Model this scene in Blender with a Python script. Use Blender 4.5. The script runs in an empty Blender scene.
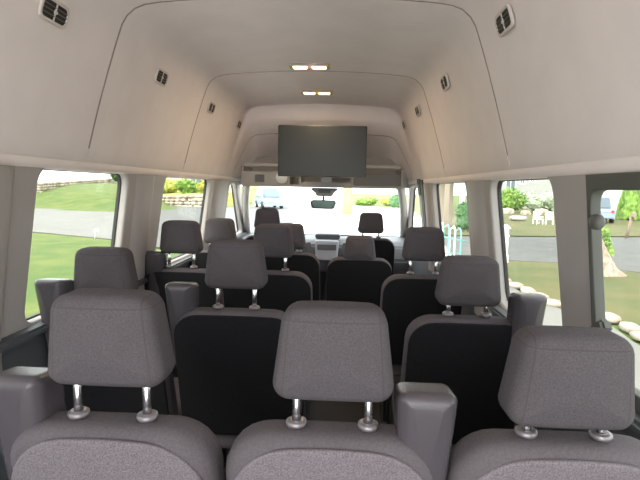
import bpy, bmesh, math, random
from mathutils import Vector, Matrix, noise
random.seed(7)
S = bpy.context.scene
COL = S.collection
PI = math.pi

# ------------------------------------------------------------------ materials
def mat(name, col, rough=.6, metal=0., var=0., vscale=20., bump=0., bscale=200., emit=None, estr=0., spec=.5,
        col2=None, kind='noise', detail=3.):
    m = bpy.data.materials.new(name); m.use_nodes = True
    nt = m.node_tree; b = nt.nodes['Principled BSDF']
    b.inputs['Base Color'].default_value = (*col, 1)
    b.inputs['Roughness'].default_value = rough
    b.inputs['Metallic'].default_value = metal
    b.inputs['Specular IOR Level'].default_value = spec
    tc = nt.nodes.new('ShaderNodeTexCoord')
    if var or col2:
        if kind == 'voronoi':
            n = nt.nodes.new('ShaderNodeTexVoronoi'); n.inputs['Scale'].default_value = vscale; out = n.outputs['Color']
        else:
            n = nt.nodes.new('ShaderNodeTexNoise'); n.inputs['Scale'].default_value = vscale
            n.inputs['Detail'].default_value = detail; out = n.outputs['Fac']
        nt.links.new(tc.outputs['Object'], n.inputs['Vector'])
        r = nt.nodes.new('ShaderNodeValToRGB')
        c2 = col2 or tuple(min(1, c * (1 + var)) for c in col)
        c1 = col if col2 else tuple(c * (1 - var) for c in col)
        r.color_ramp.elements[0].position = .36; r.color_ramp.elements[1].position = .64
        r.color_ramp.elements[0].color = (*c1, 1); r.color_ramp.elements[1].color = (*c2, 1)
        nt.links.new(out, r.inputs['Fac']); nt.links.new(r.outputs['Color'], b.inputs['Base Color'])
    if bump:
        n2 = nt.nodes.new('ShaderNodeTexNoise'); n2.inputs['Scale'].default_value = bscale
        nt.links.new(tc.outputs['Object'], n2.inputs['Vector'])
        bp = nt.nodes.new('ShaderNodeBump'); bp.inputs['Strength'].default_value = bump; bp.inputs['Distance'].default_value = .002
        nt.links.new(n2.outputs['Fac'], bp.inputs['Height']); nt.links.new(bp.outputs['Normal'], b.inputs['Normal'])
    if emit:
        b.inputs['Emission Color'].default_value = (*emit, 1); b.inputs['Emission Strength'].default_value = estr
    return m

def glass(name, tint, gl=.06):
    m = bpy.data.materials.new(name); m.use_nodes = True
    nt = m.node_tree; nt.nodes.clear()
    o = nt.nodes.new('ShaderNodeOutputMaterial'); t = nt.nodes.new('ShaderNodeBsdfTransparent'); g = nt.nodes.new('ShaderNodeBsdfGlossy')
    t.inputs['Color'].default_value = (*tint, 1); g.inputs['Roughness'].default_value = .02
    mx = nt.nodes.new('ShaderNodeMixShader'); mx.inputs['Fac'].default_value = gl
    nt.links.new(t.outputs[0], mx.inputs[1]); nt.links.new(g.outputs[0], mx.inputs[2]); nt.links.new(mx.outputs[0], o.inputs['Surface'])
    return m

HEADLINER = mat('headliner_cloth', (.82, .745, .725), .9, var=.02, vscale=6, bump=.15, bscale=500, spec=.2)
SEAM = mat('seam_dark', (.36, .30, .27), .8)
PILLAR = mat('pillar_plastic', (.35, .325, .31), .55, var=.03, vscale=3, bump=.1, bscale=700)
TRIM = mat('dark_trim', (.07, .075, .082), .6, bump=.2, bscale=500)
TRIMG = mat('grey_frame_trim', (.075, .078, .068), .6, bump=.1, bscale=400)
RUBBER = mat('rubber', (.02, .02, .02), .6)
FABRIC = mat('seat_cloth', (.100, .088, .095), .95, var=.10, vscale=260, bump=.5, bscale=650, spec=.1)
FABRIC2 = mat('headrest_cloth', (.084, .075, .080), .95, var=.13, vscale=330, bump=.5, bscale=800, spec=.1)
SPECK = mat('speckled_cloth', (.150, .131, .142), .95, var=.24, vscale=340, bump=.5, bscale=500, spec=.1)
PANEL = mat('shaded_black_carpet', (.015, .015, .0165), .95, var=.25, vscale=300, bump=.3, bscale=500, spec=.1)  # dark carpet, with the shade on the farther rows put into its near-black
ARM = mat('armrest_vinyl', (.064, .057, .064), .27, bump=.3, bscale=400)
CHROME = mat('chrome_post', (.75, .75, .76), .22, metal=1)
COLLAR = mat('collar', (.22, .20, .21), .35, metal=.5)
FRAME = mat('seat_metal', (.03, .03, .03), .5, metal=.5)
CARPET = mat('floor_carpet', (.035, .034, .036), .95, var=.2, vscale=100)
SCREEN = mat('tv_screen', (.010, .013, .010), .4)
BEZEL = mat('tv_bezel', (.02, .02, .02), .4)
VENTM = mat('vent_frame', (.62, .56, .52), .5)
VENTD = mat('vent_dark', (.02, .018, .017), .7)
SLAT = mat('vent_slat', (.10, .09, .08), .6)
CONSOLE = mat('console_grey', (.36, .35, .33), .6)
CONS_D = mat('console_dark', (.15, .15, .15), .7)
LAMP = mat('lamp_glow', (1, .85, .6), .5, emit=(1, .58, .24), estr=3.2)
LAMPF = mat('lamp_frame', (.5, .42, .36), .5)
MIRR = mat('mirror_glass', (.05, .07, .06), .2, metal=1)
DASH = mat('dashboard', (.10, .105, .11), .6)
SILVER = mat('silver_plastic', (.55, .56, .6), .4)
G_TINT = glass('tinted_glass', (.77, .78, .76), .02)
G_CLEAR = glass('clear_glass', (.98, .99, .99), .015)
BOUNCE = mat('bounce_grey', (.52, .50, .48), .9, var=.04, vscale=1)  # for the added rear ground that reflects daylight into the cabin
LAWN = mat('lawn_grass', (.060, .105, .013), .95, vscale=.9, col2=(.108, .135, .022), bump=.6, bscale=8)
LAWN2 = mat('dry_lawn', (.068, .085, .022), .95, vscale=.9, col2=(.115, .10, .032), bump=.6, bscale=8)
ASPH = mat('asphalt', (.10, .10, .094), .9, var=.1, vscale=2)
ASPH_L = mat('pale_road', (.165, .16, .145), .9, var=.06, vscale=1)
CONC = mat('pale_drive', (.85, .82, .76), .9, var=.04, vscale=1)
STONE = mat('field_stone', (.30, .25, .19), .9, vscale=2.5, col2=(.52, .46, .36), kind='voronoi')
KERB = mat('kerb_stone', (.30, .23, .19), .9, vscale=2.6, col2=(.46, .40, .33))
LEAF = mat('leaves', (.10, .22, .04), .9, vscale=4, col2=(.26, .38, .08))
LEAF_D = mat('dark_leaves', (.04, .11, .045), .9, vscale=4, col2=(.11, .22, .08))
LEAF_Y = mat('autumn_leaves', (.42, .34, .07), .9, vscale=3, col2=(.28, .38, .08))
BARK = mat('bark', (.25, .19, .14), .95, vscale=9, col2=(.40, .33, .27), bump=1, bscale=20)
BARK_O = mat('orange_bark', (.45, .25, .11), .95, var=.2, vscale=5)
HOUSE_W = mat('white_siding', (.33, .33, .315), .8)
HOUSE_B = mat('beige_siding', (.27, .23, .18), .8)
ROOF = mat('roof_shingle', (.22, .20, .20), .9, var=.15, vscale=6)
WINB = mat('house_window', (.10, .14, .15), .3)
WHITE = mat('white_paint', (.85, .87, .86), .6)
CAR_S = mat('car_silver_blue', (.20, .28, .38), .4, metal=.1)
CAR_B = mat('car_blue_grey', (.30, .36, .46), .3, metal=.3)
CARG = mat('car_glass', (.10, .13, .16), .15)
RED = mat('tail_red', (.5, .05, .04), .4)
TEAL = mat('teal_metal', (.14, .33, .33), .4)
POSTB = mat('weathered_wood', (.30, .22, .18), .9)

def add_seams(m):
    nt = m.node_tree; b = nt.nodes['Principled BSDF']; src = b.inputs['Base Color'].links[0].from_socket
    tc = nt.nodes.new('ShaderNodeTexCoord'); sx = nt.nodes.new('ShaderNodeSeparateXYZ'); nt.links.new(tc.outputs['Object'], sx.inputs[0])
    def mth(op, a, b_=None, v=None):
        n = nt.nodes.new('ShaderNodeMath'); n.operation = op; nt.links.new(a, n.inputs[0])
        if b_ is not None: nt.links.new(b_, n.inputs[1])
        elif v is not None: n.inputs[1].default_value = v
        return n.outputs[0]
    ax = mth('ABSOLUTE', sx.outputs['X']); zz = mth('MULTIPLY', sx.outputs['Z'], v=.085)
    d = mth('ABSOLUTE', mth('SUBTRACT', mth('ADD', ax, zz), v=.099)); d2 = mth('ABSOLUTE', mth('SUBTRACT', sx.outputs['Z'], v=.166))
    mn = mth('MINIMUM', d, d2); l = mth('LESS_THAN', mn, v=.0014)
    mx = nt.nodes.new('ShaderNodeMix'); mx.data_type = 'RGBA'; nt.links.new(l, mx.inputs[0]); nt.links.new(src, mx.inputs[6]); mx.inputs[7].default_value = (.075, .062, .064, 1)
    nt.links.new(mx.outputs[2], b.inputs['Base Color'])
add_seams(FABRIC2)

# ------------------------------------------------------------------ helpers
def link(name, bm, m, parent=None, smooth=True, loc=None):
    me = bpy.data.meshes.new(name)
    bmesh.ops.recalc_face_normals(bm, faces=bm.faces)
    bm.to_mesh(me); bm.free()
    for mm in (m if isinstance(m, (list, tuple)) else [m]): me.materials.append(mm)
    if smooth:
        for p in me.polygons: p.use_smooth = True
    o = bpy.data.objects.new(name, me); COL.objects.link(o)
    if parent: o.parent = parent
    if loc: o.location = loc
    return o

def sharp(o, deg=35):
    me = o.data; bm = bmesh.new(); bm.from_mesh(me)
    for e in bm.edges:
        if len(e.link_faces) == 2 and e.calc_face_angle(0) > math.radians(deg): e.smooth = False
    bm.to_mesh(me); bm.free(); return o

def tag(o, label, cat, group=None):
    o['label'] = label; o['category'] = cat
    if group: o['group'] = group
    return o

def struct(o): o['kind'] = 'structure'; return o

def thing(name, loc, rz=0):
    o = bpy.data.objects.new(name, None); o.empty_display_size = .1; COL.objects.link(o)
    o.location = loc; o.rotation_euler = (0, 0, rz); return o

def box(bm, c, s, M=None, bev=0):
    r = bmesh.ops.create_cube(bm, size=1)
    vs = r['verts']
    bmesh.ops.scale(bm, vec=s, verts=vs)
    if bev:
        es = list({e for v in vs for e in v.link_edges})
        rr = bmesh.ops.bevel(bm, geom=es, offset=bev, segments=2, affect='EDGES')
        vs = list({v for f in rr['faces'] for v in f.verts} | {v for v in vs if v.is_valid})
    if M is not None: bmesh.ops.transform(bm, matrix=M, verts=vs)
    bmesh.ops.translate(bm, vec=c, verts=vs)
    return vs

def bxo(name, c, s, m, parent=None, bev=.004, M=None):
    bm = bmesh.new(); box(bm, c, s, M, bev); return link(name, bm, m, parent, smooth=False)

def tube(bm, pts, r, n=10, caps=True):
    pts = [Vector(p) for p in pts]; rs = r if isinstance(r, (list, tuple)) else [r] * len(pts)
    rings = []; up = None
    for i, p in enumerate(pts):
        d = (pts[min(i + 1, len(pts) - 1)] - pts[max(i - 1, 0)]).normalized()
        if up is None: up = Vector((0, 0, 1)) if abs(d.z) < .9 else Vector((0, 1, 0))
        a = d.cross(up).normalized(); b = a.cross(d).normalized(); up = b
        rings.append([bm.verts.new(p + (a * math.cos(t) + b * math.sin(t)) * rs[i]) for t in [2 * PI * k / n for k in range(n)]])
    for A, B in zip(rings, rings[1:]):
        for k in range(n): bm.faces.new((A[k], A[(k + 1) % n], B[(k + 1) % n], B[k]))
    if caps: bm.faces.new(rings[0][::-1]); bm.faces.new(rings[-1])

def lathe(bm, prof, c=(0, 0, 0), n=20, M=None):
    rings = []; M = M or Matrix()
    for r, z in prof:
        rings.append([bm.verts.new(Vector(c) + M @ Vector((r * math.cos(2 * PI * k / n), r * math.sin(2 * PI * k / n), z))) for k in range(n)])
    for A, B in zip(rings, rings[1:]):
        for k in range(n): bm.faces.new((A[k], A[(k + 1) % n], B[(k + 1) % n], B[k]))
    bm.faces.new(rings[0][::-1]); bm.faces.new(rings[-1])

def outline(wt, wb, h, Rt, Rb, i=0., n=7, arch=0.):
    """rounded trapezoid in xz, z from 0 to h, inset i"""
    wt -= i; wb -= i; z0 = i; z1 = h - i; Rt = max(Rt - i, .003); Rb = max(Rb - i, .003)
    pts = []
    for cx, cz, R, a0 in ((wt - Rt, z1 - Rt, Rt, 0), (-(wt - Rt), z1 - Rt, Rt, PI / 2), (-(wb - Rb), z0 + Rb, Rb, PI), (wb - Rb, z0 + Rb, Rb, 1.5 * PI)):
        for k in range(n):
            a = a0 + PI / 2 * k / (n - 1); pts.append([cx + R * math.cos(a), cz + R * math.sin(a)])
    # densify: insert midpoints on long edges with arching of the top
    out = []
    L = len(pts)
    for k in range(L):
        p, q = pts[k], pts[(k + 1) % L]; out.append(p)
        if k in (n - 1, 2 * n - 1, 3 * n - 1, 4 * n - 1):
            for t in (.2, .4, .6, .8): out.append([p[0] + (q[0] - p[0]) * t, p[1] + (q[1] - p[1]) * t])
    if arch:
        for p in out:
            if p[1] > h * .5: p[1] += arch * (1 - (p[0] / max(wt, .01)) ** 2) * min(1, (p[1] - h * .5) / (h * .45))
    return out

def slab(wt, wb, h, Rt, Rb, depth, bev, bulge=(0., 0.), fn=None, arch=0., seam=None, nb=5):
    """cushion body: outline in xz, thickness along y (-depth/2 rear .. +depth/2 front)"""
    bm = bmesh.new(); rings = []
    def ring(y, i=0., s=1., dy=0.):
        o = outline(wt, wb, h, Rt, Rb, i, arch=arch)
        vs = []
        for x, z in o:
            z = h / 2 + (z - h / 2) * s; x *= s
            p = Vector((x, y + dy, z))
            if fn: p = Vector(fn(*p))
            vs.append(bm.verts.new(p))
        rings.append(vs)
    hd = depth / 2
    def cap(sign, b, seq):
        for s in seq:
            dy = b * (1 - s ** 2.5)
            if seam and abs(s - seam) < .011: dy -= .003
            ring(sign * hd, bev, s, sign * dy)
    ss = [.03, .3, .5, .65, .78] + ([seam - .012, seam, seam + .012] if seam else [.86, .93])
    cap(-1, bulge[0], ss + ([.965] if seam else []))
    for k in range(nb + 1):
        a = PI / 2 * k / nb; ring(-hd + bev * (1 - math.cos(a)), bev * (1 - math.sin(a)))
    for t in (.33, .66): ring(-hd + bev + (depth - 2 * bev) * t)
    for k in range(nb + 1):
        a = PI / 2 * (1 - k / nb); ring(hd - bev * (1 - math.cos(a)), bev * (1 - math.sin(a)))
    cap(1, bulge[1], (([.965] if seam else []) + ss[::-1]))
    n = len(rings[0])
    for A, B in zip(rings, rings[1:]):
        for k in range(n): bm.faces.new((A[k], A[(k + 1) % n], B[(k + 1) % n], B[k]))
    bm.faces.new(rings[0][::-1]); bm.faces.new(rings[-1])
    return bm

def plate2d(name, outer, holes, thick, m, bev=.006, parent=None):
    """flat plate with holes built in (u, v), thickness along w: returns mesh with verts (u, v, w)"""
    cu = bpy.data.curves.new(name, 'CURVE'); cu.dimensions = '2D'; cu.fill_mode = 'BOTH'
    cu.extrude = thick / 2 - bev; cu.bevel_depth = bev; cu.bevel_resolution = 2; cu.offset = -bev
    for pts in [outer] + holes:
        sp = cu.splines.new('POLY'); sp.points.add(len(pts) - 1); sp.use_cyclic_u = True
        for p, q in zip(sp.points, pts): p.co = (q[0], q[1], 0, 1)
    o = bpy.data.objects.new(name + '_c', cu); COL.objects.link(o)
    dg = bpy.context.evaluated_depsgraph_get(); me = bpy.data.meshes.new_from_object(o.evaluated_get(dg))
    bpy.data.objects.remove(o); bpy.data.curves.remove(cu)
    bm = bmesh.new(); bm.from_mesh(me); bpy.data.meshes.remove(me)
    return bm

def rpoly(pts, r, n=6):
    """round the corners of a polygon"""
    out = []; L = len(pts)
    for k in range(L):
        p0, p, p1 = Vector(pts[k - 1]), Vector(pts[k]), Vector(pts[(k + 1) % L])
        a = (p0 - p).normalized(); b = (p1 - p).normalized(); R = min(r, (p0 - p).length * .45, (p1 - p).length * .45)
        A = p + a * R; B = p + b * R
        for j in range(n + 1):
            t = j / n; q = A * (1 - t) ** 2 + p * 2 * t * (1 - t) + B * t ** 2; out.append((q.x, q.y))
    return out

# ------------------------------------------------------------------ van shell
def wx(z):  # inner face of the side wall
    return .87 + .125 * (1.5 - z) if z > .90 else .945

def wall_piece(name, sgn, outer, holes, thick, off, m, bev=.006, parent=None, smooth=True):
    bm = plate2d(name, outer, holes, thick, m, bev)
    for v in bm.verts:
        u, z, w = v.co
        v.co = (sgn * (wx(z) + thick / 2 + off + w), u, z)
    o = link(name, bm, m, parent, smooth=False); return o

zT, zB = 1.50, .93
L_WIN = [[(.30, zB), (1.18, zB), (1.18, zT), (.30, zT)], [(1.645, zB), (2.36, zB), (2.38, zT), (1.665, zT)],
         [(2.84, zB), (3.86, zB), (3.90, zT), (2.88, zT)], [(4.52, zB), (5.42, zB), (4.80, zT - .03), (4.56, zT - .03)]]
R_WIN = [[(.40, zB), (1.425, zB), (1.425, 1.485), (.40, 1.485)], [(1.58, zB), (2.24, zB), (2.27, zT), (1.60, zT)],
         [(2.70, zB), (3.70, zB), (3.72, zT), (2.70, zT)], [(4.36, zB), (5.42, zB), (4.86, zT - .03), (4.38, zT - .03)]]
outerW = [(-.85, .90), (5.66, .90), (4.92, 1.58), (-.85, 1.58)]
for sgn, wins, nm in ((-1, L_WIN, 'left'), (1, R_WIN, 'right')):
    W = struct(wall_piece('wall_' + nm, sgn, outerW, [rpoly(w, .07) for w in wins], .055, 0, PILLAR, .012))
    bm = bmesh.new(); box(bm, (sgn * .985, 2.4, .455), (.08, 6.5, .91), None, .015)
    struct(link('wall_' + nm + '_lower', bm, TRIM, None, False)); 
    # sill ledge
    for k, w in enumerate(wins):
        cu = sum(p[0] for p in w) / 4; cz = sum(p[1] for p in w) / 4
        def sc(d): return [(p[0] + (d if p[0] < cu else -d), p[1] + (d if p[1] < cz else -d)) for p in w]
        idx = k + 1 + (4 if sgn > 0 else 0)
        pane = wall_piece('window_%d' % idx, sgn, rpoly(sc(-.012), .07), [], .006, .05, G_TINT if k < 3 else G_CLEAR, .001)
        struct(pane)
        if idx != 5: wall_piece('window_gasket', sgn, rpoly(sc(-.02), .075), [rpoly(sc(.006), .065)], .018, .036, RUBBER, .003, pane)
# rounded pillar covers between the windows
tn = 1
for sgn, spans in ((-1, [(1.27, 1.53), (2.46, 2.70), (3.98, 4.44)]), (1, [(2.34, 2.62), (3.80, 4.00)])):
    for a, b in spans:
        bm = bmesh.new(); n = 12; rows = []
        for z in (.80, .9, 1.0, 1.1, 1.2, 1.3, 1.4, 1.46, 1.497):
            r = []
            for k in range(n + 1):
                t = k / n; y = a + (b - a) * t; q = abs(2 * t - 1)
                r.append(bm.verts.new((sgn * (wx(max(z, .91)) - .028 * (1 - q ** 4) + .003), y, z)))
            rows.append(r)
        for A, B in zip(rows, rows[1:]):
            for k in range(n): bm.faces.new((A[k], A[k + 1], B[k + 1], B[k]))
        struct(link('trim_%d' % tn, bm, PILLAR)); tn += 1
# dark weatherstrip and belt on the right door pillar
for (a, b, m_, zz, dz) in ((4.05, 4.17, RUBBER, .9, 1.53), (4.20, 4.34, TRIMG, 1.40, 1.54)):
    bm = bmesh.new()
    for z0, z1 in ((zz, dz),):
        v = [bm.verts.new((wx(z) + o - .012, y, z)) for z in (z0, z1) for y in (a, b) for o in (0, .02)]
        bmesh.ops.convex_hull(bm, input=v)
    struct(link('trim_%d' % tn, bm, m_, None, False)); tn += 1
# wide dark frame around the last right-hand window
w = R_WIN[0]
fr = wall_piece('trim_%d' % tn, 1, [(.30, .86), (1.362, .86), (1.362, 1.50), (.30, 1.50)],
                [rpoly([(.48, .96), (1.343, .96), (1.343, 1.458), (.48, 1.458)], .05)], .03, -.008, TRIMG, .004); tn += 1
struct(fr)
bm = bmesh.new(); bmesh.ops.convex_hull(bm, input=[bm.verts.new((wx(z) + o_, y, z)) for z in (.905, 1.5) for y in (1.364, 1.50) for o_ in (-.006, .02)])
struct(link('trim_%d' % tn, bm, PILLAR, None, False)); tn += 1
bm = bmesh.new()
lathe(bm, [(.004, -.014), (.017, -.012), (.021, -.004), (.021, .006), (.014, .014), (.004, .016)], (.856, 1.268, 1.376), 18, Matrix.Rotation(PI / 2, 4, 'Y'))
box(bm, (.872, 1.30, 1.376), (.03, .05, .03), None, .008)
lt = link('window_latch', bm, TRIMG); lt.parent = fr; lt.name = 'latch'
bm = bmesh.new(); box(bm, (.885, 1.27, 1.09), (.03, .09, .035), Matrix.Rotation(-.6, 3, 'X').to_4x4(), .008)
link('stop_block', bm, TRIMG, fr, False)
bm = bmesh.new(); box(bm, (.93, 2.6, .905), (.07, 4.0, .03), None, .01)
struct(link('trim_%d' % tn, bm, TRIM, None, False)); tn += 1
bm = bmesh.new(); box(bm, (-.93, 2.6, .905), (.07, 6.0, .03), None, .01)
struct(link('trim_%d' % tn, bm, TRIM, None, False)); tn += 1

struct(bxo('floor', (0, 2.4, -.03), (2.02, 6.6, .06), CARPET))

# headliner -----------------------------------------------------------------
PROF = [(.945, 1.503), (.895, 1.497), (.872, 1.498), (.864, 1.507), (.863, 1.523), (.865, 1.535), (.858, 1.545), (.845, 1.59), (.815, 1.70),
        (.786, 1.80), (.755, 1.90), (.722, 2.0), (.706, 2.045), (.693, 2.08), (.672, 2.113), (.640, 2.140), (.60, 2.155), (.54, 2.164), (.40, 2.175), (.2, 2.184), (0, 2.188)]
def prof_at(y):
    P = [Vector(p) for p in PROF]
    if y > 4.36:      # the nose of the roof falls towards the windscreen
        t = min(1, (y - 4.36) / .75)
        top = 2.075 - .36 * t
        step = min(1, (y - 4.36) / .05)
        out = []
        for x, z in P:
            if z > 1.6:
                z2 = 1.6 + (z - 1.6) * (top - 1.6) / (2.188 - 1.6); z = z + (z2 - z) * step
            out.append(Vector((x, z)))
        return out
    return P
bm = bmesh.new(); rings = []; ms = []
ys = [-.85, .3, 1.0]
for s_ in (1.95, 3.15): ys += [s_ - .012, s_ - .006, s_ - .0055, s_ + .0055, s_ + .006, s_ + .012] + ([2.5] if s_ < 2 else [3.8])
ys += [4.30, 4.355, 4.365, 4.38, 4.40, 4.43, 4.594, 4.6, 4.606, 4.7, 4.85, 5.0, 5.12]
for y in ys:
    P = prof_at(y); g = 0
    for s_ in (1.95, 3.15, 4.6):
        if abs(y - s_) < .0056: g = .012
    full = [Vector((-p.x, p.y)) for p in P] + [Vector((p.x, p.y)) for p in P[-2::-1]]
    n_ = len(full); row = []
    for k, p in enumerate(full):
        t = (full[min(k + 1, n_ - 1)] - full[max(k - 1, 0)]).normalized(); nrm = Vector((-t.y, t.x))
        q = p + nrm * (g if 6 < k < n_ - 7 else 0); row.append(bm.verts.new((q.x, y, q.y)))
    rings.append(row)
for a in range(len(rings) - 1):
    dark = any(abs(ys[a] - s_) < .007 and abs(ys[a + 1] - s_) < .007 for s_ in (1.95, 3.15, 4.6))
    for k in range(len(rings[0]) - 1):
        f = bm.faces.new((rings[a][k], rings[a][k + 1], rings[a + 1][k + 1], rings[a + 1][k]))
        f.material_index = 1 if dark and 6 < k < len(rings[0]) - 8 else 0
ce = link('ceiling', bm, [HEADLINER, SEAM]); sharp(ce, 40); struct(ce)
# roof skin over the headliner
bm = bmesh.new(); vs = []
for y, zm in ((-.85, 9), (4.40, 9), (5.12, 1.86)):
    vs.append([bm.verts.new((x, y, min(z, zm))) for x, z in ((-.985, 1.57), (-1.0, 1.8), (-.85, 2.25), (0, 2.3), (.85, 2.25), (1.0, 1.8), (.985, 1.57))])
for A, B in zip(vs, vs[1:]):
    for k in range(6): bm.faces.new((A[k], A[k + 1], B[k + 1], B[k]))
struct(link('ceiling_outer', bm, WHITE, None, False))

# windscreen, A pillars, firewall --------------------------------------------
def quadslab(name, pts, th, m, parent=None):
    bm = bmesh.new(); P = [Vector(p) for p in pts]; nrm = (P[1] - P[0]).cross(P[2] - P[0]).normalized() * th
    bmesh.ops.convex_hull(bm, input=[bm.verts.new(p + d) for p in P for d in (Vector(), nrm)])
    return link(name, bm, m, parent, False)
ws = struct(quadslab('window_9', [(-.76, 4.86, 1.47), (.76, 4.86, 1.47), (.93, 5.62, .90), (-.93, 5.62, .90)], .006, G_CLEAR))
for s_ in (-1, 1):
    bm = bmesh.new(); tube(bm, [(s_ * .70, 4.60, 1.53), (s_ * .775, 4.83, 1.46), (s_ * .84, 5.1, 1.27), (s_ * .92, 5.60, .90)], [.05, .042, .04, .045], 12)
    for v in bm.verts: pass
    struct(link('trim_%d' % tn, bm, PILLAR)); tn += 1
struct(bxo('trim_%d' % tn, (0, 4.90, 1.475), (1.56, .10, .05), PILLAR, bev=.015)); tn += 1
struct(bxo('wall_front_upper', (0, 5.0, 1.68), (1.92, .03, .44), CONSOLE))
struct(bxo('wall_front', (0, 5.66, .45), (2.0, .06, .9), TRIM))

# ceiling vents ----------------------------------------------------------------
def make_vent():
    t = thing('ceiling_vent', (0, 0, 0))
    hole = rpoly([(-.060, -.026), (.060, -.026), (.060, .026), (-.060, .026)], .016)
    bm = plate2d('v', rpoly([(-.070, -.036), (.070, -.036), (.070, .036), (-.070, .036)], .024), [hole], .010, VENTM, .003)
    link('frame', bm, VENTM, t)
    bm = bmesh.new(); box(bm, (0, 0, .000), (.126, .056, .005)); link('backing', bm, VENTD, t, False)
    for z in (-.013, .0, .013):
        bm = bmesh.new(); box(bm, (0, z, .0035), (.120, .0035, .004), Matrix.Rotation(.5, 3, 'X').to_4x4()); link('slat', bm, SLAT, t, False)
    bm = bmesh.new(); box(bm, (0, 0, .004), (.004, .052, .004)); box(bm, (0, 0, .005), (.018, .010, .006), None, .002); link('divider', bm, VENTM, t, False)
    return t
def copy_tree(o, parent=None):
    c = o.copy(); COL.objects.link(c); c.parent = parent
    for ch in list(o.children): copy_tree(ch, c)
    return c
v0 = make_vent(); first = True
order = ['nearest the camera', 'second back from the camera', 'third back from the camera', 'farthest forward']
for sgn, xs, yy in ((-1, .738, (1.54, 2.44, 3.36, 4.24)), (1, .733, (1.66, 2.58, 3.49, 4.24))):
    for k, y in enumerate(yy):
        v = v0 if first else copy_tree(v0); first = False
        # local x along the van, local y up the wall, local z into the cabin
        up = Vector((-sgn * .31, 0, .95)).normalized(); nin = Vector((-sgn * .95, 0, -.31)).normalized(); al = up.cross(nin)
        M = Matrix((al, up, nin)).transposed().to_4x4(); M.translation = Vector((sgn * (xs - .010 if sgn < 0 else xs - .016), y, 1.985 if sgn < 0 else 2.003)) + nin * .006
        v.matrix_world = M
        tag(v, 'grey slatted air vent in the %s headliner, %s' % ('left' if sgn < 0 else 'right', order[k]), 'air vent', 'air vents in the headliner')

# dome lamps --------------------------------------------------------------------
def make_lamp():
    t = thing('ceiling_light', (0, 0, 0))
    bm = plate2d('l', rpoly([(-.122, -.05), (.122, -.05), (.122, .05), (-.122, .05)], .02), [rpoly([(-.10, -.034), (.10, -.034), (.10, .034), (-.10, .034)], .014)], .016, LAMPF, .004)
    link('frame', bm, LAMPF, t)
    for s_ in (-1, 1):
        bm = bmesh.new(); box(bm, (s_ * .058, 0, -.003), (.086, .066, .014), None, .005); link('lens', bm, LAMP, t, False)
    bm = bmesh.new(); box(bm, (0, 0, -.006), (.028, .036, .014), None, .004); link('switch', bm, LAMPF, t, False)
    return t
l0 = make_lamp()
for k, (y, lab) in enumerate(((3.0, 'lit warm dome lamp on the ceiling, the nearer of the two'), (3.80, 'lit warm dome lamp on the ceiling, farther one, just above the television'))):
    l = l0 if k == 0 else copy_tree(l0)
    l.location = (-.02, y, 2.178); tag(l, lab, 'ceiling light', 'dome lamps')
    ld = bpy.data.lights.new('dome_glow', 'AREA'); ld.shape = 'RECTANGLE'; ld.size = .2; ld.size_y = .06; ld.energy = 2.0; ld.color = (1, .74, .5)
    lo = bpy.data.objects.new('dome_glow', ld); COL.objects.link(lo); lo.location = (-.02, y, 2.160)

# television ----------------------------------------------------------------------
tv = tag(thing('television', (.025, 3.92, 1.535)), 'black flat television hanging from the roof ahead of the driver area', 'television')
tv['label'] = 'black flat television screen mounted up under the roof above the windscreen'
bm = slab(.356, .356, .408, .010, .010, .035, .006); link('casing', bm, BEZEL, tv)
bxo('screen', (0, -.0185, .208), (.690, .003, .380), SCREEN, tv, .001)
bm = bmesh.new(); box(bm, (0, .12, .22), (.10, .20, .06), None, .005); box(bm, (0, .03, .22), (.22, .02, .2), None, .004); box(bm, (0, .33, .27), (.14, .26, .12), None, .01)
link('bracket', bm, BEZEL, tv, False)

# overhead console -----------------------------------------------------------------
oc = tag(thing('overhead_console', (0, 4.50, 1.45)), 'grey overhead storage console with bins running above the windscreen', 'console')
bm = bmesh.new()
def hull(bm, pts): bmesh.ops.convex_hull(bm, input=[bm.verts.new(p) for p in pts])
box(bm, (0, .22, .012), (1.50, .46, .024), None, .008)           # bottom
box(bm, (0, .44, .12), (1.46, .02, .22), None, .004)             # back
for x in (-.745, -.31, -.205, .285, .745): box(bm, (x, .22, .10), (.02, .44, .17), None, .004)
box(bm, (-.53, .02, .075), (.44, .05, .13), None, .015)
box(bm, (0.04, .03, .03), (.47, .03, .04), None, .01)
link('shelf', bm, CONSOLE, oc, False)
bm = bmesh.new(); box(bm, (.515, .01, .075), (.44, .04, .125), None, .015); link('bin_door', bm, CONS_D, oc, False)
bm = bmesh.new(); box(bm, (-.58, -.010, .075), (.09, .012, .07), None, .004)
for k in range(5): box(bm, (-.58, -.018, .05 + k * .0125), (.08, .006, .004))
link('speaker_grille', bm, CONS_D, oc, False)
bm = bmesh.new(); lathe(bm, [(.002, -.006), (.05, -.006), (.055, .004), (.052, .02), (.002, .022)], (-.375, .0, .085), 20, Matrix.Rotation(PI / 2, 4, 'X')); link('round_lamp', bm, WHITE, oc)
bm = bmesh.new(); box(bm, (.04, .10, .12), (.46, .12, .012), None, .003); link('inner_shelf', bm, CONSOLE, oc, False)
bm = bmesh.new(); box(bm, (.04, .08, .075), (.10, .06, .05), None, .01); link('overhead_switch', bm, SILVER, oc, False)
bm = slab(.73, .73, .03, .01, .01, .02, .006); o = link('edge_trim', bm, CONSOLE, oc, True); o.location = (0, 0, .185)

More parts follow.
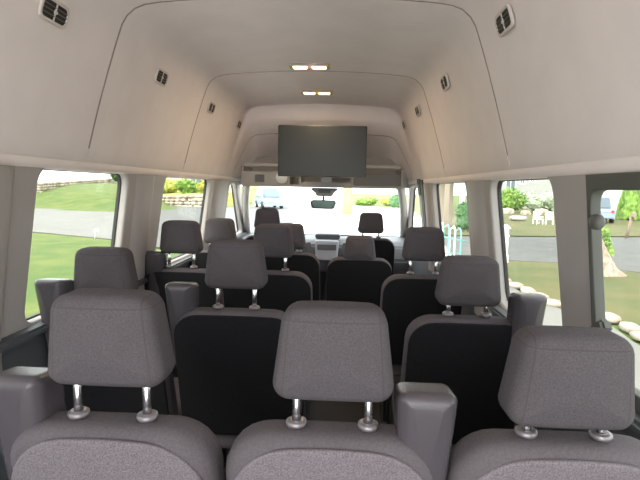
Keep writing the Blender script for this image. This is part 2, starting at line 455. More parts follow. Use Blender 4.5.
# mirror
mi = tag(thing('rear_view_mirror', (.005, 4.84, 1.235)), 'small dark rear view mirror hanging at the top of the windscreen', 'mirror')
bm = slab(.132, .120, .092, .035, .035, .035, .012); link('housing', bm, BEZEL, mi)
bm = slab(.120, .110, .074, .028, .028, .004, .001); o = link('mirror_glass', bm, MIRR, mi); o.location = (0, -.019, .009)
bm = bmesh.new(); tube(bm, [(0, .01, .06), (0, .045, .12), (0, .03, .17)], .012); link('stem', bm, BEZEL, mi)
bm = slab(.135, .09, .085, .02, .03, .06, .015); o = link('sensor_cover', bm, CONSOLE, mi); o.location = (0.01, .01, .128)
bm = slab(.062, .062, .036, .01, .01, .01, .003); o = link('sensor_window', bm, CONS_D, mi); o.location = (0.01, -.024, .16)

# dashboard
da = tag(thing('dashboard', (0, 5.0, 0)), 'grey dashboard with a hooded centre display below the windscreen', 'dashboard')
bm = bmesh.new(); prof = [(.05, .55), (.0, .70), (.06, .84), (.16, .885), (.60, .90), (.62, .5)]
ra = [bm.verts.new((-.92, y, z)) for y, z in prof]; rb = [bm.verts.new((.92, y, z)) for y, z in prof]
for k in range(len(prof)): bm.faces.new((ra[k], ra[(k + 1) % len(prof)], rb[(k + 1) % len(prof)], rb[k]))
bm.faces.new(ra); bm.faces.new(rb[::-1]); bmesh.ops.bevel(bm, geom=[e for e in bm.edges if abs(e.verts[0].co.x - e.verts[1].co.x) > 1], offset=.02, segments=3, affect='EDGES')
link('dash_body', bm, DASH, da, False)
bm = slab(.135, .13, .055, .025, .02, .20, .015); o = link('display_hood', bm, TRIM, da); o.location = (.05, .16, .905)
bm = slab(.125, .115, .21, .02, .03, .05, .012); o = link('centre_stack', bm, SILVER, da); o.location = (.045, .01, .69)
bm = slab(.10, .10, .06, .01, .01, .01, .003); o = link('radio_screen', bm, CONS_D, da); o.location = (.045, -.02, .80)
for s_ in (-1, 1):
    bm = slab(.03, .03, .13, .012, .012, .03, .006); o = link('air_outlet', bm, CONS_D, da); o.location = (.045 + s_ * .175, .01, .75); o.rotation_euler = (0, s_ * .2, 0)
bm = slab(.20, .20, .10, .05, .02, .16, .02); o = link('instrument_hood', bm, DASH, da); o.location = (-.46, .10, .87)
bm = slab(.09, .09, .012, .004, .004, .10, .003); o = link('dash_tray', bm, TRIM, da); o.location = (.19, .30, .925); o.rotation_euler = (0, 0, 0)
# steering wheel
sw = tag(thing('steering_wheel', (-.46, 4.80, .86)), 'black steering wheel in front of the driver seat', 'steering wheel')
sw.rotation_euler = (math.radians(-62), 0, 0)
bm = bmesh.new(); tube(bm, [(.19 * math.cos(t), .0 + .19 * math.sin(t), 0) for t in [2 * PI * k / 40 for k in range(41)]], .015, 8, False); link('rim', bm, TRIM, sw)
bm = bmesh.new(); lathe(bm, [(.01, -.03), (.06, -.03), (.065, .01), (.02, .02)]); box(bm, (.11, 0, -.01), (.14, .04, .015), None, .004); box(bm, (-.11, 0, -.01), (.14, .04, .015), None, .004); box(bm, (0, -.11, -.01), (.04, .14, .015), None, .004); link('hub', bm, TRIM, sw)

# ------------------------------------------------------------------ seats
LEAN = .24
def leanfn(h, k=LEAN, curve=.0):
    def fn(x, y, z): return (x, y + (h - z) * k + curve * (x / .22) ** 2, z)
    return fn

def make_headrest(parent, z0, fab, wt=.103, wb=.119, h=.186):
    def fn(x, y, z): return (x, y - .12 * (z - .09) * .6 - .10 * x * x * 4 * .1 + .35 * x * x, z)
    bm = slab(wt, wb, h, .036, .034, .105, .030, (.010, .012), fn, arch=.004)
    hr = link('headrest', bm, fab, parent); hr.location = (0, 0, z0)
    return hr

def make_seat(name, w, hr_z, back='black', arms=(), fab=FABRIC, base=True, hr_scale=1.0, back_h=.56, top=.967, spec_mid=.5, hr_fab=FABRIC2, post_gap=.072):
    t = thing(name, (0, 0, 0)); hw = w / 2
    bz = top - back_h
    bm = slab(hw - .008, hw, back_h, .095, .05, .115, .042, (.004, .02), leanfn(back_h), arch=.004)
    b = link('backrest', bm, fab, t); b.location = (0, 0, bz)
    # rear panel, follows the lean of the backrest
    ph = back_h - (.040 if back == 'speckled' else .018)
    bm = slab(hw - (.020 if back == 'speckled' else .012), hw - (.016 if back == 'speckled' else .010), ph, .115 if back == 'speckled' else .090, .04, .016, .007, (.010 if back == 'speckled' else .004, 0), leanfn(back_h), arch=.022 if back == 'speckled' else .004)
    p = link('back_panel', bm, SPECK if back == 'speckled' else PANEL, t); p.location = (0, -.0575, bz + .005)
    # cushion
    def cf(x, y, z): return (x, z + .10, .40 + y - (.02 if z < .1 else 0))
    bm = slab(hw - .02, hw - .01, .46, .06, .04, .12, .035, (0, .015), cf); c = link('cushion', bm, fab, t)
    for s_ in (-1, 1):
        bm = bmesh.new(); x = s_ * (hw - .07)
        tube(bm, [(x, .12, .012), (x, .16, .33)], .018); tube(bm, [(x, .50, .012), (x, .46, .33)], .018); box(bm, (x, .31, .02), (.05, .5, .03), None, .006); box(bm, (x, .31, .33), (.04, .42, .03), None, .006)
        link('leg_frame', bm, FRAME, t)
    hr = make_headrest(t, hr_z, hr_fab)
    if hr_scale != 1: hr.scale = (hr_scale, 1, hr_scale)
    for s_ in (-1, 1):
        bm = bmesh.new(); tube(bm, [(s_ * post_gap, 0, top - hr_z - .02), (s_ * post_gap, 0, .05)], .0094, 12)
        po = link('headrest_post', bm, CHROME, hr)
        bm = bmesh.new(); lathe(bm, [(.010, -.004), (.019, -.004), (.0215, .001), (.0205, .006), (.016, .009), (.010, .008)], (s_ * post_gap, 0, top + .010), 20)
        link('post_collar', bm, COLLAR, t)
    for (ax, ay, tz) in arms:
        # folded-up armrest, tip leaning back
        def af(x, y, z): return (x, y + (.36 - z) * .16, z - .12 * y)
        bm = slab(.058, .044, .36, .020, .03, .115, .030, (.003, .003), af)
        for v in bm.verts:
            pass
        a = link('armrest', bm, ARM, t); a.location = (ax, ay, tz - .36)
        bm = bmesh.new(); lathe(bm, [(.003, -.05), (.028, -.05), (.03, .05), (.003, .05)], (0, .19, .03), 16, Matrix.Rotation(PI / 2, 4, 'Y')); link('armrest_pivot', bm, TRIM, a)
    return t

def put(t, x, y, label, group):
    t.location = (x, y, 0); return tag(t, label, 'van seat', group)

SP = lambda *a, **k: make_seat('passenger_seat', *a, **k)
# rearmost row, nearest the camera
g1 = 'grey cloth seats of the rearmost row'
put(SP(.45, 1.048, 'speckled', [(-.190, .01, 1.060)]), -.26, .92, 'grey cloth seat of the nearest row, leftmost, armrest at the picture edge', g1)
put(SP(.45, 1.036, 'speckled', [(.182, .0, 1.062)]), .19, .92, 'grey cloth seat in the middle of the nearest row with a raised headrest', g1)
put(SP(.45, 1.000, 'speckled', []), .645, .92, 'grey cloth seat of the nearest row, the right one with its headrest pushed down', g1)
g2 = 'dark backed seats of the second row'
put(SP(.47, 1.012, 'black', [(-.163, -.07, 1.085)]), -.725, 1.82, 'dark backed seat in the second row against the left window', g2)
put(SP(.50, 1.055, 'black', [(-.225, .03, 1.065)]), -.205, 1.82, 'broad black backed seat with headrest seen between the left and middle nearest headrests', g2)
put(SP(.47, 1.015, 'black', [(.205, -.05, 1.078)]), .685, 1.82, 'black backed seat with upright armrest in the second row below the right window', g2)
g3 = 'seats of the third row'
put(SP(.47, 1.058, 'black', [(-.15, -.02, 1.07)]), -.72, 2.70, 'dark seat of the third row by the left windows with a raised headrest', g3)
put(SP(.47, 1.050, 'black', []), -.19, 2.70, 'dark seat of the third row immediately left of the aisle', g3)
put(SP(.47, 1.052, 'black', []), .662, 2.70, 'dark seat of the third row alone on the right of the aisle', g3)
g4 = 'seats of the fourth row'
put(SP(.47, 1.02, 'black', []), -.705, 3.52, 'grey seat of the fourth row beside the left door pillar', g4)
put(SP(.47, .995, 'black', []), -.185, 3.52, 'grey seat of the fourth row half hidden by the third row headrest', g4)
put(SP(.50, .915, 'black', [], top=.94, back_h=.52), .335, 3.52, 'low grey seat of the fourth row just right of the picture centre', g4)
g5 = 'front seats'
for x, lab, nm, z in ((-.485, 'grey driver seat at the front left facing the steering wheel', 'driver_seat', 1.062), (.462, 'grey front passenger seat at the right, outlined against the bright windscreen', 'front_passenger_seat', 1.045)):
    t = make_seat(nm, .46, z, 'black', [], top=1.0, back_h=.58); put(t, x, 4.36, lab, g5)

# ------------------------------------------------------------------ outside
GZ = -.65
def smooth(a, b, x):
    t = max(0, min(1, (x - a) / (b - a))); return t * t * (3 - 2 * t)
def H(x, y):
    s = (x + 24.9) * .31 + (y - 37.5) * .95
    if s <= 0 or y <= 1: return GZ
    return GZ + 2.15 * (1 - math.exp(-s / 7)) * smooth(.38, .44, -x / y)
bm = bmesh.new(); N = 110; grid = []
for i in range(N + 1):
    row = []
    for j in range(N + 1):
        x = -150 + 300 * i / N; y = -40 + 240 * j / N
        row.append(bm.verts.new((x, y, H(x, y))))
    grid.append(row)
for i in range(N):
    for j in range(N): bm.faces.new((grid[i][j], grid[i + 1][j], grid[i + 1][j + 1], grid[i][j + 1]))
lw = tag(link('lawn', bm, LAWN), 'green lawn around the van', 'lawn'); del lw['label'], lw['category']; struct(lw)
def flat(name, pts, z, m):
    bm = bmesh.new(); bm.faces.new([bm.verts.new((x, y, GZ + z)) for x, y in pts])
    r = bmesh.ops.extrude_face_region(bm, geom=bm.faces[:]); bmesh.ops.translate(bm, vec=(0, 0, -.03), verts=[v for v in r['geom'] if isinstance(v, bmesh.types.BMVert)])
    bmesh.ops.triangulate(bm, faces=bm.faces[:])
    return struct(link(name, bm, m, None, False))
flat('road_left', [(-60, 40.5), (-12.3, 19.2), (-8.3, 17.4), (-16.6, 34.8), (-24.9, 37.5), (-60, 48.9)], .04, ASPH_L)
flat('bounce_apron', [(-12, -30), (12, -30), (12, -2), (3.3, .0), (-2.0, .0), (-12, -3)], .065, BOUNCE)  # unseen ground behind the van, added to throw light in at the rear
flat('bounce_strip', [(-3.1, 0), (1.9, 0), (1.9, 11.9), (-2.6, 11.9), (-2.6, 4.2)], .07, CONC)  # unseen pale strip added beside the van to bounce light onto the headliner
flat('driveway', [(-2.2, -12), (3.2, -12), (4.3, 6.7), (4.5, 7.9), (3.95, 8.8), (3.85, 12), (-2.4, 12)], .05, ASPH_L)
flat('driveway_left', [(-8.3, 17.4), (-5.5, 15.1), (-2.6, 14.6), (-2.8, 60), (-13, 43.8), (-18.4, 48), (-16.6, 34.8)], .06, ASPH)
flat('driveway_front', [(-2.4, 12), (3.85, 12), (4.5, 22), (8, 35), (9, 50), (1.2, 56), (1.2, 190), (-46, 190), (-11, 60), (-2.6, 14.5)], .055, CONC)
flat('road_right', [(3.6, 14.6), (4.93, 14.4), (6.6, 14.2), (7.7, 13.1), (9.5, 11.0), (16, 4), (40, 4), (40, 52), (26, 42), (15, 23.5), (9.9, 22.3), (7.3, 21.9), (4.5, 21.5)], .06, ASPH)
flat('lawn_right_near', [(3.9, 14.3), (6.55, 14.1), (7.65, 13.0), (9.3, 10.8), (13, 6), (6, 5), (4.5, 6.75), (4.7, 7.9), (4.1, 8.9), (3.95, 11)], .07, LAWN2)
flat('lawn_right_far', [(5, 22.1), (9.9, 22.7), (15, 24), (26, 43), (24, 60), (8, 60)], .07, LAWN2)

# kerb of stones: one object per stone
kp = [(3.85, 12.5), (3.95, 11), (4.02, 9.8), (4.1, 8.8), (4.35, 8.2), (4.62, 7.9), (4.6, 7.3), (4.5, 6.8), (4.7, 6.2), (5.2, 5.6)]
pts = []
for (a, b) in zip(kp, kp[1:]):
    L = math.dist(a, b); n = max(1, int(L / .50))
    for k in range(n): t = k / n; pts.append((a[0] + (b[0] - a[0]) * t, a[1] + (b[1] - a[1]) * t, math.atan2(b[1] - a[1], b[0] - a[0])))
def rock(name, s, m, seed, sub=2):
    bm = bmesh.new(); bmesh.ops.create_icosphere(bm, subdivisions=sub, radius=1)
    for v in bm.verts:
        c = v.co; q = Vector([math.copysign(abs(a) ** .6, a) for a in c]); q *= 1 + .18 * noise.noise(c * 1.3 + Vector((seed, seed * 2.1, 0)))
        v.co = Vector((q.x * s[0], q.y * s[1], q.z * s[2]))
    return link(name, bm, m)
ks = [rock('kerb_stone', (.20, .12, .065), KERB, k) for k in range(3)]
for k, (x, y, a) in enumerate(pts):
    o = ks[k] if k < 3 else ks[k % 3].copy()
    if k >= 3: COL.objects.link(o)
    o.location = (x, y, GZ + .08); o.rotation_euler = (0, 0, a + random.uniform(-.1, .1)); o.scale = (1, random.uniform(.85, 1.15), random.uniform(.85, 1.2))
    tag(o, 'pale rough stone in the kerb line edging the lawn outside the right windows', 'stone', 'kerb stones outside the right windows')

def stone_wall(name, A, B, h0, h1, th, label, seed=1, rows=4):
    t = tag(thing(name, (A[0], A[1], A[2])), label, 'wall')
    rnd = random.Random(seed); A = Vector(A); B = Vector(B); d = B - A; L = Vector((d.x, d.y)).length; bm = bmesh.new()
    ang = math.atan2(d.y, d.x)
    for r in range(rows):
        x = -rnd.random() * .4
        while x < L:
            tt = max(0, min(1, x / L)); hh = (h0 + (h1 - h0) * tt) / rows; w = rnd.uniform(.35, .9)
            c = Vector((d.x * tt, d.y * tt, d.z * tt + hh * (r + .45)))
            m4 = Matrix.Translation(c) @ Matrix.Rotation(ang, 4, 'Z')
            g = bmesh.ops.create_icosphere(bm, subdivisions=1, radius=1)
            for v in g['verts']:
                q = Vector([math.copysign(abs(a) ** .65, a) for a in v.co]); v.co = m4 @ Vector((q.x * w * .55, q.y * th * (.5 + .1 * rnd.random()), q.z * hh * .6))
            x += w
    o = link(name, bm, STONE); o['kind'] = 'x'; del o['kind']
    bpy.data.objects.remove(t); o.location = A; return tag(o, label, 'wall')
stone_wall('stone_wall', (-28.5, 44.2, H(-28.5, 44.2) - .1), (-39.5, 85, H(-39.5, 85) - .1), 1.0, 1.1, .6, 'long low dry stone wall at the top of the green slope left', 2)
stone_wall('stone_wall', (-29.3, 44.0, H(-29.3, 44.0) - .1), (-37, 41.2, H(-37, 41.2) - .1), 1.0, 1.1, .6, 'short return of dry stone wall at the left of the slope', 3)
stone_wall('retaining_wall', (-19.0, 47.5, GZ - .1), (-11.5, 44.2, GZ - .1), 1.0, 1.45, .7, 'boulder retaining wall beyond the drive, in the second left window', 5)
bm = bmesh.new(); hull(bm, [(-19, 48, GZ), (-11.3, 44.6, GZ), (-19, 48, GZ + .8), (-11.3, 44.6, GZ + 1.2), (-26, 70, GZ), (-12, 70, GZ), (-26, 70, GZ + 1.6), (-12, 70, GZ + 2.2)])
struct(link('garden_bank', bm, LEAF_Y, None, False))

def shrub(name, loc, s, m, label, cat='shrub', group=None, seed=0, trunk=None, n=1400, leaf=.12):
    """crown made of many small leaf faces around lumpy volumes"""
    rnd = random.Random(seed); bm = bmesh.new()
    lumps = [(Vector((rnd.uniform(-.5, .5), rnd.uniform(-.5, .5), rnd.uniform(-.35, .45))), rnd.uniform(.45, .62)) for _ in range(7)] + [(Vector((0, 0, 0)), .75)]
    for c, r in lumps:
        g = bmesh.ops.create_icosphere(bm, subdivisions=2, radius=r * .86, matrix=Matrix.Translation(c))
        for v in g['verts']: v.co += (v.co - c) * .25 * noise.noise(v.co * 4)
    for v in bm.verts: v.co = Vector((v.co.x * s[0], v.co.y * s[1], v.co.z * s[2]))
    for _ in range(n):
        c, r = rnd.choice(lumps); d = Vector((rnd.gauss(0, 1), rnd.gauss(0, 1), rnd.gauss(0, 1))).normalized()
        p = c + d * r * rnd.uniform(.85, 1.08); p = Vector((p.x * s[0], p.y * s[1], p.z * s[2]))
        a = Vector((rnd.gauss(0, 1), rnd.gauss(0, 1), rnd.gauss(0, 1))).normalized() * leaf; b = a.cross(d).normalized() * leaf * .5
        bm.faces.new([bm.verts.new(p + q) for q in (-a, b, a, -b)])
    root = thing(name, loc)
    o = link('foliage', bm, m, root, False); o.location = (0, 0, s[2] * .95 + (trunk[1] if trunk else 0))
    bm = bmesh.new(); tr = trunk or (.05, .1)
    tube(bm, [(0, 0, -.1), (.03, 0, tr[1] * .5), (0, 0, tr[1] + s[2] * .5)], [tr[0] * 1.2, tr[0], tr[0] * .7], 10); link('trunk', bm, BARK, root)
    return tag(root, label, cat, group)

shrub('tree', (-34.8, 74, H(-34.8, 74)), (1.2, 1.2, 1.0), LEAF_D, 'dark green tree at the right end of the slope in the left window', 'tree', None, 1, (.12, .2), leaf=.2)
for k, (x, y, m_, sx, lab) in enumerate(((-19.5, 54, LEAF_Y, 1.5, 'yellow green shrub above the retaining wall, at its left end'), (-16.5, 52, LEAF, 1.5, 'green shrub above the middle of the retaining wall'), (-14.0, 50, LEAF_Y, 1.2, 'yellowish shrub above the right end of the retaining wall'))):
    shrub('shrub', (x, y, GZ + .9), (sx, sx, .9), m_, lab, 'shrub', 'shrubs above the retaining wall', 20 + k, leaf=.2)

def house(name, loc, rz, w, d, h, m, label, wins=(), doors=(), roof_h=3, dark_roof=ROOF):
    r = thing(name, loc, rz)
    bm = bmesh.new(); box(bm, (0, 0, h / 2), (w, d, h)); 
    for z in [.2 * k for k in range(1, int(h / .2))]: box(bm, (0, -d / 2 - .008, z), (w, .02, .03))
    link('wall', bm, m, r, False)
    bm = bmesh.new(); hull(bm, [(-w / 2 - .4, -d / 2 - .4, h), (w / 2 + .4, -d / 2 - .4, h), (-w / 2 - .4, d / 2 + .4, h), (w / 2 + .4, d / 2 + .4, h), (-w / 2 - .4, 0, h + roof_h), (w / 2 + .4, 0, h + roof_h)]); link('roof', bm, dark_roof, r, False)
    for (x, z, ww, hh) in wins:
        bm = plate2d('f', [(-ww / 2 - .12, -hh / 2 - .12), (ww / 2 + .12, -hh / 2 - .12), (ww / 2 + .12, hh / 2 + .12), (-ww / 2 - .12, hh / 2 + .12)],
                     [[(-ww / 2, -hh / 2), (-.03, -hh / 2), (-.03, hh / 2), (-ww / 2, hh / 2)], [(.03, -hh / 2), (ww / 2, -hh / 2), (ww / 2, hh / 2), (.03, hh / 2)]], .08, WHITE, .005)
        for v in bm.verts: v.co = (v.co.x + x, -d / 2 - .04 - v.co.z, v.co.y + z)
        f = link('window_frame', bm, WHITE, r, False)
        bm = bmesh.new(); box(bm, (x, -d / 2 - .03, z), (ww, .02, hh)); link('pane', bm, WINB, f, False)
    for (x, ww, hh) in doors:
        bm = bmesh.new(); box(bm, (x, -d / 2 - .05, hh / 2), (ww, .08, hh), None, .01)
        for k in range(4): box(bm, (x, -d / 2 - .10, hh * (.14 + .24 * k)), (ww * .86, .03, hh * .19), None, .01)
        dd = link('garage_door', bm, WHITE, r, False)
    return tag(r, label, 'house')
# white house across the right lawn
house('house', (27, 62, GZ), math.radians(-20), 17, 9, 6, HOUSE_W, 'white sided house across the lawn in the second right window', [(-5.3, 2.7, 1.0, 1.5), (-4.0, 3.3, .45, .4), (-2.9, 3.5, .45, .4), (-7.2, 2.7, .8, 1.4)], [(4.5, 4.4, 2.6)])
house('house', (-22, 66, GZ + 1.0), math.radians(14), 11, 8, 3.4, mat('rosy_siding', (.62, .46, .38), .8), 'rosy walled house behind the shrubs in the second left window', [(-3, 1.7, 1.3, 1.2), (2, 1.7, 1.3, 1.2)], [(4, 1.2, 2.1)])
shrub('shrub', (16.6, 47, GZ), (1.6, 1.3, 1.3), LEAF, 'round green bush in front of the white house', 'shrub', None, 31, leaf=.18)
shrub('shrub', (20.2, 49, GZ), (2.2, 1.4, 1.1), mat('pale_leaves', (.30, .38, .25), .9, vscale=4, col2=(.45, .5, .38)), 'pale grey green bush beside the white house wall', 'shrub', None, 32, leaf=.18)
for k, (x, y, s) in enumerate(((15.0, 44, .5), (16.5, 43.6, .35), (17.9, 43.8, .5), (19.5, 43.5, .4), (21.0, 43.9, .55))):
    o = rock('garden_boulder', (s * 1.2, s, s * .7), STONE, 50 + k); o.location = (x, y, GZ + s * .5)
    tag(o, 'boulder in the row edging the bed below the white house', 'boulder', 'boulders before the white house')
for k, (x, y, s, lab) in enumerate(((13.2, 34, .8, 'long pale flat rock lying on the lawn left of the white chairs'),)):
    o = rock('lawn_rock', (.55, .3, .18), mat('pale_rock', (.40, .39, .37), .9, var=.1), 60); o.location = (x - .8, y, GZ + .25); tag(o, lab, 'rock')
def chair(loc, rz, label):
    r = thing('garden_chair', loc, rz); r.scale = (.75, .75, .75)
    for n_, c, s_ in (('seat', (0, 0, .42), (.6, .55, .06)), ('backrest', (0, .28, .75), (.6, .05, .6))): bxo(n_, c, s_, WHITE, r, .01)
    for x in (-.27, .27):
        for y in (-.24, .26): bxo('leg', (x, y, .2), (.07, .07, .42), WHITE, r, .005)
        bxo('arm', (x, 0, .62), (.08, .55, .05), WHITE, r, .005)
    return tag(r, label, 'chair', 'white chairs on the right lawn')
chair((12.6, 31, GZ + .07), .2, 'white garden chair on the lawn, left one of the pair'); chair((13.3, 31, GZ + .07), -.3, 'white garden chair on the lawn, right one of the pair')
shrub('shrub', (19.5, 40, GZ), (1.6, 1.0, .6), LEAF_D, 'low dark green bush behind the white garden chairs', 'shrub', None, 33, leaf=.15)

# white gate post by the right road
gp = tag(thing('fence_post', (4.87, 13.9, GZ + .04)), 'white square fence post with a capped top beside the right road', 'post')
bxo('post', (0, 0, .5), (.15, .15, 1.0), WHITE, gp, .01); bxo('base_sleeve', (0, 0, .12), (.20, .20, .24), WHITE, gp, .015)
bxo('collar', (0, 0, .80), (.20, .20, .05), WHITE, gp, .012)
bm = bmesh.new(); lathe(bm, [(.15, 0), (.16, .03), (.11, .07), (.02, .12)], (0, 0, 1.0), 4, Matrix.Rotation(PI / 4, 4, 'Z')); link('cap', bm, WHITE, gp, False)

# tree trunk at the far right window
tt = thing('tree', (6.78, 12.4, GZ)); bm = bmesh.new()
tube(bm, [(0, 0, -.1), (-.02, 0, .15), (-.12, 0, .5), (-.42, 0, 1.2), (-.95, 0, 2.4), (-1.6, 0, 5.5)], [.75, .46, .30, .24, .21, .18], 14)
for v in bm.verts: v.co += Vector((v.co.x, v.co.y, 0)) * .25 * noise.noise(v.co * 3)
link('trunk', bm, BARK, tt)
bm = bmesh.new(); rnd = random.Random(5)
for k in range(260):
    z = rnd.uniform(.55, 1.25); a = rnd.uniform(0, 2 * PI); r = .25 + rnd.uniform(0, .12); p = Vector((.20 - .28 * (z - .5) + .13 * math.cos(a), .1 + .2 * math.sin(a), z)); q = Vector((rnd.gauss(0, 1), rnd.gauss(0, 1), rnd.gauss(0, 1))).normalized() * .07; b = q.orthogonal().normalized() * .04
    bm.faces.new([bm.verts.new(p + e) for e in (-q, b, q, -b)])
link('ivy', bm, LEAF, tt, False)
bm = bmesh.new(); g = bmesh.ops.create_icosphere(bm, subdivisions=3, radius=2.3, matrix=Matrix.Translation((-1.6, 0, 7)))
for v in bm.verts: v.co += (v.co - Vector((-1.6, 0, 7))) * .3 * noise.noise(v.co)
link('crown', bm, LEAF_Y, tt)
tag(tt, 'grey tree trunk with ivy on the lawn in the far right window', 'tree')
# mailbox
mb = tag(thing('mailbox', (13.4, 22.6, GZ + .06), -.5), 'mailbox on a leaning wooden post beside the road, far right window', 'mailbox')
bm = bmesh.new(); tube(bm, [(-.12, 0, 0), (.03, 0, 1.05)], .06, 6); link('post', bm, POSTB, mb)
bm = slab(.09, .09, .2, .08, .01, .5, .01); o = link('box', bm, POSTB, mb); o.location = (.1, 0, 1.0)
# hedge of tall conifers
for k in range(7):
    rnd = random.Random(70 + k); bm = bmesh.new(); h = 4.2
    g = bmesh.ops.create_cone(bm, cap_ends=True, segments=14, radius1=.85, radius2=.2, depth=h)
    bmesh.ops.subdivide_edges(bm, edges=bm.edges[:], cuts=3, use_grid_fill=True)
    for v in bm.verts: v.co += Vector((v.co.x, v.co.y, 0)) * .5 * noise.noise(v.co * 2.2 + Vector((k * 5, 0, 0)))
    for _ in range(700):
        z = rnd.uniform(-h / 2, h / 2); r = .80 + (-.6) * (z / h + .5) + .05; a = rnd.uniform(0, 2 * PI); p = Vector((r * math.cos(a), r * math.sin(a), z)); q = Vector((0, 0, .22)) + Vector((rnd.gauss(0, .05), rnd.gauss(0, .05), 0)); b = Vector((-math.sin(a), math.cos(a), 0)) * .08
        bm.faces.new([bm.verts.new(p + e) for e in (-q, b, q, -b)])
    root = thing('conifer', (22.5 + 1.9 * k, 38.5 - 1.2 * k, GZ)); o = link('foliage', bm, LEAF, root, False); o.location = (0, 0, h / 2 + .2)
    bm = bmesh.new(); tube(bm, [(0, 0, -.1), (0, 0, .6)], .12); link('trunk', bm, BARK, root)
    tag(root, 'tall green conifer in the hedge row seen in the far right window', 'conifer', 'conifers of the hedge at the far right')

def car(name, loc, rz, m, label, L=4.6, W=1.85, Ht=1.65):
    r = thing(name, loc, rz)
    # side profile along local y (length), widths taper to the roof
    prof = [(-L / 2, .35, .92), (-L / 2, .80, .95), (-L / 2 + .12, .98, .95), (-L * .36, Ht - .08, .78), (-L * .28, Ht, .74), (L * .10, Ht, .74), (L * .22, 1.02, .93), (L * .46, .88, .92), (L / 2, .68, .88), (L / 2, .35, .86)]
    bm = bmesh.new(); a = [bm.verts.new((-W / 2 * w_, y, z)) for y, z, w_ in prof]; b = [bm.verts.new((W / 2 * w_, y, z)) for y, z, w_ in prof]
    for k in range(len(prof)): bm.faces.new((a[k], a[(k + 1) % len(prof)], b[(k + 1) % len(prof)], b[k]))
    bm.faces.new(a); bm.faces.new(b[::-1]); bmesh.ops.triangulate(bm, faces=[f for f in bm.faces if len(f.verts) > 4])
    bmesh.ops.bevel(bm, geom=[e for e in bm.edges if e.calc_face_angle(0) > .25], offset=.05, segments=2, affect='EDGES')
    link('body', bm, m, r, False)
    for s_ in (-1, 1):
        bm = bmesh.new(); hull(bm, [(s_ * (W / 2 * w_ + .012), y, z) for y, z, w_ in ((-L * .33, 1.04, .945), (-L * .29, Ht - .13, .80), (L * .08, Ht - .13, .80), (L * .18, 1.04, .945))] + [(s_ * (W / 2 * w_ - .03), y, z) for y, z, w_ in ((-L * .33, 1.04, .945), (L * .18, 1.04, .945))]); link('side_window', bm, CARG, r, False)
        for y in (-L * .31, L * .31):
            bm = bmesh.new(); lathe(bm, [(.2, -.11), (.33, -.11), (.34, .0), (.33, .11), (.2, .11)], (s_ * (W / 2 - .1), y, .33), 20, Matrix.Rotation(PI / 2, 4, 'Y')); link('wheel', bm, RUBBER, r)
        bxo('tail_light', (s_ * W * .40, -L / 2 - .01, .82), (.2, .06, .2), RED, r, .02)
        bxo('headlight', (s_ * W * .36, L / 2 - .02, .66), (.32, .10, .12), WHITE, r, .02)
    quadslab('rear_window', [(-.68, -L / 2 + .10, 1.05), (.68, -L / 2 + .10, 1.05), (.6, -L * .38 + .02, Ht - .18), (-.6, -L * .38 + .02, Ht - .18)], .03, CARG, r)
    quadslab('windscreen', [(.70, L * .225 + .02, 1.06), (-.70, L * .225 + .02, 1.06), (-.62, L * .115 + .04, Ht - .10), (.62, L * .115 + .04, Ht - .10)], .03, CARG, r)
    return tag(r, label, 'car')
car('car', (-6.9, 46, GZ + .05), math.radians(200), CAR_S, 'silver blue car parked straight ahead, seen through the windscreen at left', 4.8, 2.0, 1.95)
car('car', (18.35, 35.5, GZ + .06), math.radians(-20), CAR_B, 'blue grey car on the road seen in the far right window', 4.6, 1.95, 1.9)

# straight ahead
shrub('shrub', (3.2, 60, GZ), (1.4, 1.1, .55), LEAF, 'low green shrub in the bed ahead, nearest the orange trunk', 'shrub', 'shrubs ahead of the windscreen', 41, leaf=.2)
shrub('shrub', (6.0, 60, GZ), (1.1, 1.0, .45), LEAF_Y, 'yellow green shrub in the middle of the bed ahead', 'shrub', 'shrubs ahead of the windscreen', 42, leaf=.2)
shrub('shrub', (6.1, 51, GZ), (1.0, .9, .9), LEAF_D, 'dark round shrub at the right end of the bed ahead', 'shrub', 'shrubs ahead of the windscreen', 43, leaf=.15)
t_ = thing('tree', (.55, 38, GZ)); bm = bmesh.new(); tube(bm, [(0, 0, -.1), (.05, 0, 1.2), (0, 0, 4.5)], [.5, .38, .3], 12); link('trunk', bm, BARK_O, t_)
bm = bmesh.new(); bmesh.ops.create_icosphere(bm, subdivisions=3, radius=2.2, matrix=Matrix.Translation((0, 0, 6.2)))
for v in bm.verts: v.co += (v.co - Vector((0, 0, 6))) * .3 * noise.noise(v.co)
link('crown', bm, LEAF_Y, t_); tag(t_, 'slim orange brown tree trunk ahead, seen right of the mirror', 'tree')

# porch and rack in the sliding door window
pc = tag(thing('porch', (5.75, 26.0, GZ)), 'beige porch post and wall seen through the sliding door window', 'porch')
for x in (0, 1.35): bxo('porch_post', (x * .6, 0, 1.6), (.22, .22, 3.2), HOUSE_B if x == 0 else WHITE, pc, .01)
bxo('porch_roof', (.5, .6, 3.3), (2.2, 1.8, .2), HOUSE_B, pc, .02); bxo('porch_wall', (.2, 1.4, 1.6), (.9, .1, 3.2), HOUSE_B, pc, .01)
shrub('shrub', (6.3, 24.2, GZ), (.55, .4, .8), LEAF_D, 'dark leafy plant beside the beige porch post', 'shrub', None, 51, n=500, leaf=.12)
rk = tag(thing('tube_rack', (3.15, 13.2, GZ + .05), .1), 'teal and white tubular rack outside the sliding door window', 'rack')
for k in range(4):
    bm = bmesh.new(); x = -.2 + k * .17; z = 1.05 - .05 * k
    tube(bm, [(x, 0, 0), (x, 0, z), (x + .03, .2, z + .1), (x + .06, .6, z), (x + .06, .6, 0)], .022, 8); link('hoop', bm, TEAL if k % 2 else WHITE, rk)
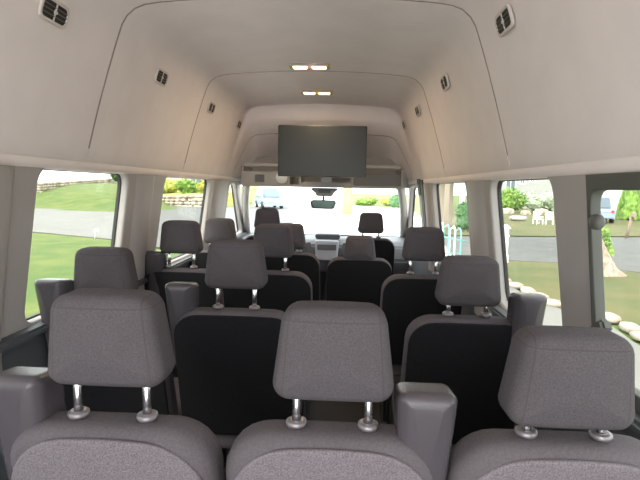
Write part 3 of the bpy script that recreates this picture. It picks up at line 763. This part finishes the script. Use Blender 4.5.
bm = bmesh.new(); tube(bm, [(-.3, 0, .25), (.5, 0, .25)], .02, 8); tube(bm, [(-.3, .6, .25), (.5, .6, .25)], .02, 8); tube(bm, [(-.3, 0, .8), (.5, .0, .65)], .02, 8); link('rail', bm, TEAL, rk)
# small marker flags on the left lawn
for x, y in ((-8.9, 17.2), (-7.9, 16.9)):
    f = thing('marker_flag', (x, y, GZ)); bm = bmesh.new(); tube(bm, [(0, 0, 0), (0, 0, .42)], .012, 6); link('stake', bm, WHITE, f)
    bxo('flag', (.07, 0, .37), (.14, .01, .10), WHITE, f, .002)
    tag(f, 'small white marker flag stuck in the near left lawn, the %s one' % ('left' if x < -8.5 else 'right'), 'flag', 'marker flags on the left lawn')

# ------------------------------------------------------------------ light and camera
w = bpy.data.worlds.new('overcast'); S.world = w; w.use_nodes = True
bg = w.node_tree.nodes['Background']; bg.inputs['Color'].default_value = (.93, .97, 1, 1); bg.inputs['Strength'].default_value = 2.6
sl = bpy.data.lights.new('sun', 'SUN'); sl.energy = 3.0; sl.angle = math.radians(25); sl.color = (1, .95, .85)
so = bpy.data.objects.new('sun', sl); COL.objects.link(so); so.rotation_euler = (math.radians(48), 0, math.radians(-25))

cd = bpy.data.cameras.new('camera'); cd.sensor_fit = 'HORIZONTAL'; cd.sensor_width = 36; cd.lens = 480 / 640 * 36; cd.clip_start = .02; cd.clip_end = 600
co = bpy.data.objects.new('camera', cd); COL.objects.link(co)
yaw, pitch, roll = .0454386, -.1088381, .02
F = Vector((-math.sin(yaw) * math.cos(pitch), math.cos(yaw) * math.cos(pitch), math.sin(pitch)))
R = F.cross(Vector((0, 0, 1))).normalized(); U = R.cross(F)
R2 = R * math.cos(roll) + U * math.sin(roll); U2 = U * math.cos(roll) - R * math.sin(roll)
M = Matrix((R2, U2, -F)).transposed().to_4x4(); M.translation = Vector((.2, 0, 1.45)); co.matrix_world = M
S.camera = co
S.view_settings.view_transform = 'Standard'; S.view_settings.look = 'None'; S.view_settings.gamma = 1; S.view_settings.exposure = 1.25
try: S.view_settings.use_curve_mapping = False
except Exception: pass
S.cycles.max_bounces = 12; S.cycles.diffuse_bounces = 7; S.cycles.transparent_max_bounces = 16; S.cycles.use_denoising = True
